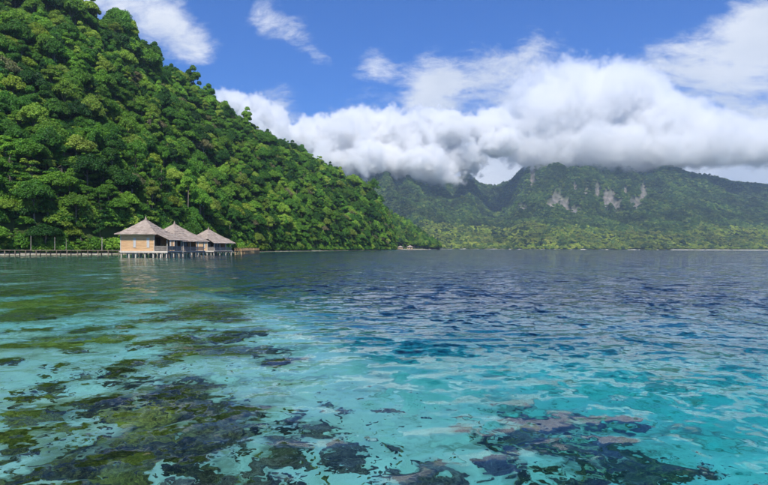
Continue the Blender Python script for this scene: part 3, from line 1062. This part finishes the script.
def make_hut(loc, rz, s, label, seed):
    h = link('stilt_hut', None, None, loc, rz, s)
    tag(h, label, 'hut', 'thatched huts on stilts over the water')
    FZ = 1.43; EZ = 4.95; W = 3.65; D = 3.75; PX = 6.6
    # floor: main platform and porch platform on one frame
    MB().box(((PX - W) / 2 - .05, 0, FZ - .10), (PX + W + .3, 2 * D + .5, .18)).build('floor', PALE, h)
    mb = MB()
    for yy in (-D - .18, D + .18): mb.box(((PX - W) / 2, yy, FZ - .30), (PX + W + .2, .14, .22))
    mb.build('floor_beam', PALE, h)
    mb = MB()
    for xx in (-W + .2, -1.2, 1.2, W - .2, PX - .2): mb.box((xx, 0, FZ - .32), (.14, 2 * D + .2, .2))
    mb.build('floor_joist', GREY, h)
    post = MB().box((0, 0, 0), (.24, .24, 4.4)).mesh('stilt', PALE)
    rr = random.Random(seed)
    for ix, xx in enumerate((-W + .15, -W + 1.75, -.35, 1.6, W - .2, 5.1, PX - .2)):
        for iy, yy in enumerate((-D + .1, -1.2, 1.3, D - .1)):
            o = link('stilt', post, h, (xx + rr.uniform(-.06, .06), yy, FZ - .42 - 2.2))
            o.rotation_euler = (rr.uniform(-.015, .015), rr.uniform(-.015, .015), 0)
    # walls
    hgt = EZ - FZ + .25
    def wall(cx, c_y, lx, ly): MB().box((cx, c_y, FZ + hgt / 2), (lx, ly, hgt)).build('wall', WALL, h)
    wall(0, -D + .06, 2 * W, .12)
    wall(0, D - .06, 2 * W, .12)
    wall(-W + .06, 0, .12, 2 * D - .25)
    # porch side wall has a wide opening of windows and a door
    wall(W - 1.46, -D + .75, .12, 1.3); wall(W - 1.46, D - .75, .12, 1.3)
    MB().box((W - 1.46, 0, EZ - .1), (.12, 2 * D - 2.8, .7)).build('wall', WALL, h)
    for q, yy in enumerate((-1.8, -.6, .6, 1.8)):
        if q == 1:
            dr = MB().box((W - 1.42, yy, FZ + 1.35), (.07, 1.02, 2.7)).build('door', DARKW, h)
            MB().box((W - 1.36, yy + .38, FZ + 1.25), (.06, .05, .16)).build('door_handle', PALE, dr)
        else:
            wn = MB().box((W - 1.42, yy, FZ + .35), (.09, 1.1, .70)).box((W - 1.42, yy - .55, FZ + 1.7), (.09, .08, 2.2)).box((W - 1.42, yy + .55, FZ + 1.7), (.09, .08, 2.2)).build('window_frame', GREY, h)
            MB().box((W - 1.44, yy, FZ + 1.75), (.03, 1.02, 2.06)).build('pane', PANE_D, wn)
    # two slim windows in the gable wall
    for xx in (-.62, 2.35):
        fr = MB()
        for sx in (-.27, .27): fr.box((xx + sx, -D - .035, FZ + 1.75), (.07, .09, 2.1))
        for sz in (.73, 2.77): fr.box((xx, -D - .035, FZ + sz), (.47, .09, .07))
        fo = fr.build('window_frame', PALE, h)
        MB().box((xx, -D - .012, FZ + 1.75), (.47, .03, 1.98)).build('pane', PANE, fo)
    for sx, sy in ((-1, -1), (1, -1), (-1, 1), (1, 1)):
        MB().box((sx * (W + .012), sy * (D + .012), FZ + hgt / 2 - .01), (.16, .16, hgt - .05)).build('corner_post', PALE, h)
    # porch posts and rail
    for yy in (-D + .15, -1.2, 1.3, D - .15):
        MB().box((PX - .15, yy, FZ + 1.35), (.14, .14, 2.7)).build('porch_post', PALE, h)
    rail = MB()
    rail.box((PX - .15, 0, FZ + 1.02), (.10, 2 * D, .09)).box((PX - .15, 0, FZ + .18), (.07, 2 * D, .07))
    rail.box(((PX + W) / 2, -D + .1, FZ + 1.02), (PX - W, .10, .09)).box(((PX + W) / 2, -D + .1, FZ + .18), (PX - W, .07, .07))
    rail.box(((PX + W) / 2, D - .1, FZ + 1.02), (PX - W, .10, .09))
    ro = rail.build('railing', GREY, h)
    bl = MB()
    y = -D + .3
    while y < D - .2:
        bl.box((PX - .15, y, FZ + .60), (.045, .10, .78)); y += .19
    x = W + .25
    while x < PX - .3:
        bl.box((x, -D + .1, FZ + .60), (.10, .045, .78)); x += .19
    bl.build('baluster', GREY, ro)
    # roofs
    roof = link('roof', hip_roof(W + 1.0, D + 1.0, EZ, 8.35, 11, seed), h)
    MB().tube([(0, 0, 8.1), (0, 0, 8.55), (0, 0, 8.75), (0, 0, 9.1)], [.34, .20, .12, .05], 8).build('finial', THATCH, roof)
    # lean-to roof over the porch, carrying on from the main eaves
    V = []; Fc = []
    r = random.Random(seed + 3)
    nc = 5
    for k in range(nc):
        xa = W + .35 + (PX - W + .55) * k / nc; xb = W + .35 + (PX - W + .55) * min((k + 1.12) / nc, 1.02)
        za = EZ + .42 - 1.55 * k / nc; zb = EZ + .30 - 1.55 * min((k + 1.0) / nc, 1.0) + .04
        b = len(V); n = 16
        for (xx, zz, jj) in ((xa, za, 0), (xb, zb + .10, .03), (xb - .03, zb - .06, .03), (xa, za - .14, 0)):
            for j in range(n + 1):
                yw = (D + .95 - .45 * (1 - (xx - W) / (PX - W + 1)))
                V.append((xx + r.uniform(-jj, jj), -yw + 2 * yw * j / n, zz + r.uniform(-jj, jj)))
        for a in range(4):
            c = (a + 1) % 4
            for j in range(n):
                Fc.append([b + a * (n + 1) + j, b + c * (n + 1) + j, b + c * (n + 1) + j + 1, b + a * (n + 1) + j + 1][::-1])
        for e_ in (0, n):
            Fc.append([b + a * (n + 1) + e_ for a in range(4)])
    me = bpy.data.meshes.new('porch_roof'); me.from_pydata(V, [], Fc); me.update(); me.materials.append(THATCH)
    link('porch_roof', me, h)
    return h


make_hut((-52.6, 125.8, 0), R(-3), 1.0, 'nearest thatched stilt hut with two slim windows in its lit wall', 1)
make_hut((-52.6, 143.0, 0), R(-24), .97, 'middle thatched stilt hut half hidden behind the nearest hut', 2)
make_hut((-53.0, 172.0, 0), R(-30), .93, 'farthest thatched stilt hut beside the tan walkway', 3)


# ------------------------------------------------------------------ walkways
def walkway(name, pts, width, z, post_step, mat_deck, mat_post, label, rail=None, seed=0, bed=-2.6):
    a = [Vector((p[0], p[1], 0)) for p in pts]
    e = link(name, None, None, (a[0].x, a[0].y, 0))
    tag(e, label, 'walkway')
    o = a[0]
    rr = random.Random(seed)
    dk = MB(); bm_ = MB(); rl = MB()
    pm = MB().box((0, 0, (z - .2 + bed) / 2), (.17, .17, z - .2 - bed)).mesh('post', mat_post)
    for p, q in zip(a[:-1], a[1:]):
        d = q - p; L = d.length; u = d.normalized(); w = Vector((-u.y, u.x, 0))
        rot = Matrix((u, w, Vector((0, 0, 1)))).transposed()
        x = .08
        while x < L:
            c = p + u * x - o
            dk.box((c.x, c.y, z + rr.uniform(-.006, .006)), (.17, width + rr.uniform(-.08, .08), .05), rot); x += .19
        for sd in (-1, 1):
            c = p + u * (L / 2) + w * sd * (width / 2 - .12) - o
            bm_.box((c.x, c.y, z - .12), (L, .10, .16), rot)
        x = .3
        while x < L:
            for sd in (-1, 1):
                c = p + u * x + w * sd * (width / 2 - .12) - o
                po = link('post', pm, e, (c.x + rr.uniform(-.05, .05), c.y, 0))
                po.rotation_euler = (rr.uniform(-.02, .02), rr.uniform(-.02, .02), 0)
                if rail:
                    rp = MB().box((c.x, c.y, z + rail / 2), (.12, .12, rail), rot).build('rail_post', mat_post, e)
            x += post_step
        if rail:
            for sd in (-1, 1):
                c = p + u * (L / 2) + w * sd * (width / 2 - .12) - o
                rl.box((c.x, c.y, z + rail + .03), (L, .10, .07), rot).box((c.x, c.y, z + rail * .5), (L, .04, .06), rot)
    dk.build('deck', mat_deck, e)
    bm_.build('deck_beam', mat_post, e)
    if rail: rl.build('rail', mat_post, e)
    return e


walkway('jetty', [(-118, 132.5), (-92, 135.0), (-57.2, 136.2)], 2.0, 1.50, 2.4, JET, JET, 'long low timber jetty leading left from the huts along the beach', seed=4)
walkway('walkway', [(-45.6, 178.0), (-52.6, 236.0), (-68, 272)], 2.2, 1.30, 3.0, TAN, TAN, 'sunlit tan timber walkway with railings leading from the farthest hut to the shore', rail=.75, seed=5)

for px, top, rad, lab in ((29, 236.5, .065, 'thin tall pole on the jetty, leftmost of four'), (53, 237.5, .065, 'thin tall pole on the jetty, second from the left edge'),
                          (64.5, 239.5, .055, 'shortest thin pole on the jetty, third from the left edge'), (99, 237.5, .11, 'thickest pole on the jetty, nearest the huts')):
    b = at_y(px, 250, 134.2); tp = at_y(px, top, 134.2)
    hgt = tp.z - 1.45
    e = MB().tube([(0, 0, 0), (.02, 0, hgt * .5), (0, .02, hgt)], [rad, rad * .9, rad * .75], 7).box((0, 0, hgt + .02), (rad * 2.6, rad * 2.6, .06)).box((0, 0, .03), (.26, .26, .06)).build('pole', GREY)
    e.location = (b.x, 134.9 if px < 90 else 135.6, 1.52)
    tag(e, lab, 'pole', 'poles along the jetty')

# bright shrubs beside the end of the tan walkway
for (px, Y_, s, lab) in ((243, 262, 1.0, 'small bright green shrub at the shore behind the tan walkway'), (252, 258, 1.5, 'larger bright green shrub at the shore end of the tan walkway'),
                         (262, 268, 1.1, 'bright green shrub on the sand right of the tan walkway')):
    x = (px - 384) / F * Y_
    e = link('shrub', None, None, (x, Y_, .55), px, s)
    tag(e, lab, 'shrub', 'bright shrubs by the tan walkway')
    link('foliage', BUSH_Y, e); link('stem', BUSH_STEM, e)

# ------------------------------------------------------------------ small houses far along the shore
for (px, s, lab) in ((400.5, 1.15, 'small tan-roofed house at the foot of the far headland, left of the pair'), (410, 1.3, 'small tan-roofed house at the foot of the far headland, right of the pair')):
    Y_ = 932
    x = (px - 384) / F * Y_
    e = link('shore_house', None, None, (x, Y_, .3), R(-8), s)
    tag(e, lab, 'house', 'small houses at the foot of the far headland')
    MB().box((0, 0, 1.9), (7, 5, 2.4)).build('wall', TAN, e)
    for sx in (-3, -1, 1, 3):
        for sy in (-2, 2): MB().box((sx, sy, -.4), (.25, .25, 2.2)).build('stilt', GREY, e)
    MB().box((-1.8, -2.53, 1.9), (1.0, .06, 1.2)).build('window', PANE_D, e)
    MB().box((1.2, -2.53, 1.7), (1.0, .06, 2.0)).build('door', DARKW, e)
    link('roof', hip_roof(4.4, 3.4, 2.9, 5.3, 5, px), e)

# pale tall trunks standing out of the canopy
for (px, py0, py1, Y_, lab) in ((62, 82, 52, 262, 'pale bare dead trunk standing out of the upper left canopy'), (105, 205, 178, 215, 'pale slender trunk above the huts in the middle of the slope'),
                                (236, 205, 182, 385, 'pale slender trunk on the slope right of the huts')):
    b = at_y(px, py0, Y_); tp = at_y(px, py1, Y_)
    hgt = tp.z - b.z + 6
    e = link('bare_tree', None, None, (b.x, Y_, b.z - 6))
    tag(e, lab, 'tree')
    MB().tube([(0, 0, 0), (.2, 0, hgt * .4), (-.1, .1, hgt * .75), (.2, 0, hgt)], [.42, .34, .26, .12], 8).build('trunk', BARK_P, e, True)
    for k in range(4):
        z0 = hgt * (.72 + .06 * k); a = k * 2.2 + .4
        MB().tube([(0, 0, z0), (1.1 * math.cos(a), 1.1 * math.sin(a), z0 + 1.0), (2.0 * math.cos(a), 2.0 * math.sin(a), z0 + 2.3)], [.13, .08, .03], 5).build('limb', BARK_P, e)


# ------------------------------------------------------------------ reef
def coral_mat(name, ramp, tip):
    m, t, out = new_mat(name)
    tc = t.n('ShaderNodeTexCoord').outputs['Object']
    oi = t.n('ShaderNodeObjectInfo').outputs['Random']
    n = t.noise(tc, 3.5, 6, .7)
    vo = t.n('ShaderNodeTexVoronoi'); t.put(vo.inputs['Vector'], tc); vo.inputs['Scale'].default_value = 9.0
    col = t.ramp(t.math('ADD', n, t.maprange(oi, 0, 1, -.14, .14, smooth=False)), ramp)
    col = t.mix(t.math('MULTIPLY', t.maprange(t.noise(tc, 1.6, 4, .6), .50, .68), .8), col, tip)
    bmp = t.n('ShaderNodeBump', i_Strength=.9, i_Distance=.06); t.put(bmp.inputs['Height'], t.math('ADD', n, vo.outputs['Distance']))
    pbsdf(t, out, col, .9, .1, bmp.outputs[0])
    return m


C_OLIVE = coral_mat('olive_coral', [(.3, (.07, .058, .012)), (.5, (.22, .175, .03)), (.7, (.40, .32, .06))], (.42, .35, .05, 1))
C_DARK = coral_mat('dark_coral', [(.3, (.03, .025, .012)), (.5, (.095, .078, .032)), (.7, (.20, .16, .07))], (.26, .22, .07, 1))
C_BROWN = coral_mat('brown_coral', [(.3, (.07, .045, .03)), (.5, (.19, .13, .085)), (.7, (.34, .25, .17))], (.30, .22, .17, 1))
C_PURP = coral_mat('purple_grey_coral', [(.3, (.07, .05, .075)), (.5, (.16, .115, .17)), (.7, (.22, .165, .185))], (.15, .11, .15, 1))


def ico(sub):
    import bmesh
    bm = bmesh.new(); bmesh.ops.create_icosphere(bm, subdivisions=sub, radius=1.0)
    v = np.array([q.co[:] for q in bm.verts]); f = np.array([[q.index for q in p.verts] for p in bm.faces])
    bm.free()
    return v, f


ICO5 = ico(5); ICO1 = ico(1)


def boulder_coral(seed):
    v, f = ICO5
    r = np.random.default_rng(seed)
    q = v.copy()
    d = np.zeros(len(v))
    for sc0, a in ((1.3, .38), (2.8, .22), (6.0, .13), (12., .07)):
        o = r.uniform(-50, 50, 3)
        d += a * (vnoise(v[:, 0] * sc0 + o[0] + v[:, 2] * .7 * sc0, v[:, 1] * sc0 + o[1] - v[:, 2] * .6 * sc0, seed) - .5) * 2
    q = q * (1 + d)[:, None]
    q[:, 2] *= np.where(q[:, 2] > 0, .8, .35)
    return q, f


def thicket_coral(seed, n=330):
    """mound crowded with short blunt branches"""
    r = np.random.default_rng(seed)
    bv, bf = boulder_coral(seed + 100)
    V = [bv * .82]; Fs = [bf]; b = len(bv)
    iv, if_ = ICO1
    for i in range(n):
        a = r.uniform(0, 6.283); e = math.asin(r.uniform(.02, 1))
        d = np.array([math.cos(a) * math.cos(e), math.sin(a) * math.cos(e), math.sin(e)])
        c = d * np.array([.86, .86, .66]) * r.uniform(.85, 1.12)
        ax = d * .5 + np.array([0, 0, .8]) + r.normal(0, .25, 3); ax /= np.linalg.norm(ax)
        w = r.uniform(.045, .085); L = r.uniform(.10, .22)
        p = iv * w + ax * (iv @ ax)[:, None] * (L - w)
        V.append(p + c); Fs.append(if_ + b); b += len(iv)
    return np.concatenate(V), np.concatenate(Fs)


SHAPES = []
for k in range(4): SHAPES.append(boulder_coral(200 + k))
for k in range(4): SHAPES.append(thicket_coral(300 + k))
CM = {}


def coral_mesh(shape, mat):
    if (shape, mat.name) not in CM:
        v, f = SHAPES[shape]
        CM[(shape, mat.name)] = mesh_np('coral', v, f, True, [mat])
    return CM[(shape, mat.name)]


LOOK = {O: C_OLIVE, K: C_DARK, B: C_BROWN, V_: C_PURP}
LOOKW = {O: 'olive-brown', K: 'dark', B: 'brown', V_: 'purple-grey'}
rr = random.Random(77)
ncor = 0


def reef_zone(px, py):
    v = 'far on the left flats' if py < 325 else 'in the middle distance' if py < 385 else 'close to the viewer'
    s = 'at the left edge' if px < 70 else 'left of centre' if px < 260 else 'below the centre' if px < 440 else 'right of centre'
    return v + ' ' + s


for (px, py, w, h, lk) in REEF:
    base = under(px, py + h * .25)
    D = math.hypot(base.x, base.y)
    lk0 = lk
    wm = w * D / F
    nsub = 1 + int(min(w / 12, 4))
    for k in range(nsub):
        if k == 0:
            ox = oy = 0; s = .52
        else:
            ox = rr.uniform(-.55, .55) * wm; oy = rr.uniform(-.6, .6) * wm; s = rr.uniform(.16, .34)
        lk = O if lk0 == K and px < 200 and rr.random() < .45 else lk0
        x, y = base.x + ox, base.y + oy
        z = float(seabed_z(x, y))
        shp = rr.randrange(8) if lk in (O, B, V_) else rr.choice((0, 2, 4, 5, 6, 7))
        hm = min(h * D / F * (.9 if k == 0 else .6), wm * .45, -z - .25)
        o = link('coral_head', coral_mesh(shp, LOOK[lk]), None, (x, y, z - .04), rr.uniform(0, 6.28), (wm * s, wm * s * rr.uniform(.8, 1.2), max(hm, .08)))
        zn = reef_zone(px, py)
        sz = 'large' if k == 0 and w > 34 else 'middle-sized' if k == 0 else 'small'
        tag(o, '%s %s coral head under clear water %s' % (sz, LOOKW[lk], zn), 'coral', '%s %s corals %s' % (sz, LOOKW[lk], zn))
        ncor += 1
print('corals', ncor)

# loose rubble and coral fragments: too many to count
P = []; S_ = []; Kk = []
for (px, py, w, h, lk) in REEF:
    base = under(px, py); D = math.hypot(base.x, base.y); wm = w * D / F
    for k in range(12):
        a = rr.uniform(0, 6.28); q = wm * rr.uniform(.3, 1.15)
        P.append((base.x + q * math.cos(a), base.y + q * math.sin(a))); S_.append(rr.uniform(.02, .07)); Kk.append(rr.randrange(4))
for k in range(2600):
    y = rr.uniform(4, 26); x = rr.uniform(-.75, .75) * y
    if vnoise(x * .35, y * .35, 66) > .5:
        P.append((x, y)); S_.append(rr.uniform(.012, .045)); Kk.append(rr.randrange(4))
P = np.array(P); Zr_ = seabed_z(P[:, 0], P[:, 1])
v3, f3 = ico(2)
frs = []
for k, mt in enumerate((C_DARK, C_OLIVE, C_BROWN, C_BROWN)):
    g = v3 * (1 + .35 * (vnoise(v3[:, 0] * 2.2 + k * 9, v3[:, 1] * 2.2 + v3[:, 2] * 2, k) - .5))[:, None] * np.array([1, .8, .55])
    frs.append(mesh_np('fragment', g, f3, True, [mt]))
o = scatter_object('coral_rubble', np.column_stack([P, Zr_]), np.random.default_rng(4).uniform(0, 6.28, len(P)), S_, Kk, frs, 'loose coral rubble scattered on the pale sand bed')
o['category'] = 'rubble'


# ------------------------------------------------------------------ clouds on the mountains (volumes)
def cloud_mat(name, density, aniso):
    m, t, out = new_mat(name)
    vi = t.n('ShaderNodeVolumeInfo')
    pv = t.n('ShaderNodeVolumeScatter')
    pv.inputs['Color'].default_value = (1, 1, 1, 1)
    pv.inputs['Anisotropy'].default_value = aniso
    t.put(pv.inputs['Density'], t.math('MULTIPLY', vi.outputs['Density'], density))
    t.put(out.inputs['Volume'], pv.outputs[0])
    return m


def cloud_bank(name, blobs, Y_, depth, voxel, density, label, nscale, base_py, seed, thr, amp, amp2, edge):
    lo = np.array([1e9] * 3); hi = -lo
    bl = []
    for (px, py, rx, ry, dy) in blobs:
        y = Y_ + dy * depth
        c = at_y(px, py, y); s = y / F
        r_ = np.array([rx * s, depth * .5 * (rx / 45) ** .5, ry * s])
        bl.append((np.array(c), r_)); lo = np.minimum(lo, np.array(c) - r_ * 1.3); hi = np.maximum(hi, np.array(c) + r_ * 1.3)
    res = np.maximum(((hi - lo) / voxel).astype(int), 8)
    ng = bpy.data.node_groups.new(name + '_nodes', 'GeometryNodeTree')
    ng.interface.new_socket('Geometry', in_out='INPUT', socket_type='NodeSocketGeometry')
    ng.interface.new_socket('Geometry', in_out='OUTPUT', socket_type='NodeSocketGeometry')
    t = NT(ng)
    pos = t.n('GeometryNodeInputPosition').outputs[0]
    f = None
    for c, r_ in bl:
        dlt = t.vmath('DIVIDE', t.vmath('SUBTRACT', pos, tuple(c)), tuple(r_))
        g = t.math('SUBTRACT', 1.0, t.vmath('LENGTH', dlt, out=1))
        f = g if f is None else t.math('SMOOTH_MAX', f, g, .18)
    off = t.vmath('ADD', pos, (seed * 1000.0, 0, 0))
    n1 = t.noise(off, nscale, 7, .64, .3)
    n2 = t.noise(off, nscale * 4.6, 4, .62, 0.4)
    d = t.math('ADD', f, t.math('MULTIPLY', t.math('SUBTRACT', n1, thr), amp))
    d = t.math('ADD', d, t.math('MULTIPLY', t.math('SUBTRACT', n2, .5), amp2))
    # flat cloud base
    sp = t.n('ShaderNodeSeparateXYZ'); t.put(sp.inputs[0], pos)
    zb = at_y(400, base_py, Y_).z
    d = t.math('MULTIPLY', t.maprange(d, .0, edge), t.maprange(sp.outputs[2], zb - 25, zb + 55))
    d = t.math('SUBTRACT', d, .015, clamp=True)
    vc = t.n('GeometryNodeVolumeCube')
    t.put(vc.inputs['Density'], d)
    vc.inputs['Min'].default_value = tuple(lo); vc.inputs['Max'].default_value = tuple(hi)
    for k, nm in enumerate(('Resolution X', 'Resolution Y', 'Resolution Z')): vc.inputs[nm].default_value = int(res[k])
    sm = t.n('GeometryNodeSetMaterial')
    sm.inputs['Material'].default_value = cloud_mat(name + '_vapour', density, .25)
    ng.links.new(vc.outputs[0], sm.inputs[0])
    go = t.n('NodeGroupOutput'); ng.links.new(sm.outputs[0], go.inputs[0])
    vol = bpy.data.volumes.new(name)
    o = link(name, vol)
    md = o.modifiers.new('cloud', 'NODES'); md.node_group = ng
    print(name, res, res.prod())
    return tag(o, label, 'cloud', kind='stuff')


BANK_R = [(545, 120, 46, 44, 0), (590, 100, 52, 40, 0), (622, 98, 45, 36, .1), (655, 128, 56, 34, 0), (600, 150, 85, 26, -.1), (540, 153, 40, 22, -.1), (705, 138, 70, 25, 0), (765, 141, 62, 22, .1),
          (830, 142, 70, 24, 0), (665, 152, 85, 20, -.1), (577, 80, 26, 20, 0), (900, 142, 70, 24, 0), (725, 150, 60, 14, 0)]
BANK_L = [(233, 106, 20, 18, 0), (262, 116, 30, 22, 0), (300, 142, 42, 26, 0), (340, 140, 42, 28, 0), (375, 134, 42, 30, .1), (410, 142, 42, 32, 0), (442, 134, 36, 26, 0), (425, 166, 46, 22, -.2),
          (378, 162, 42, 24, -.2), (482, 126, 32, 20, .1), (497, 142, 26, 18, 0), (458, 160, 30, 18, 0), (345, 165, 50, 22, 0)]
cloud_bank('mountain_cloud', BANK_R, 3060, 420, 10.0, .021, 'grey-white cloud bank capping the tall mountain on the right', .0048, 178, 1, .515, 1.8, 1.2, .24)
cloud_bank('hill_cloud', BANK_L, 2900, 380, 8.0, .05, 'bright white cumulus bank behind the green hill in the middle', .0062, 192, 2, .565, 2.6, 1.2, .20)

# ------------------------------------------------------------------ haze
hz_me = MB().box((0, 3000, 560), (24000, 8400, 1240)).mesh('haze', BARK)
hz_me.materials.clear()
m, t, out = new_mat('haze_air')
pv = t.n('ShaderNodeVolumePrincipled')
pv.inputs['Color'].default_value = (.62, .80, 1.0, 1)
pv.inputs['Density'].default_value = .00010
pv.inputs['Anisotropy'].default_value = .3
t.put(out.inputs['Volume'], pv.outputs[0])
hz_me.materials.append(m)
tag(link('haze', hz_me), 'thin pale blue haze filling the air over the bay', 'haze', kind='stuff')
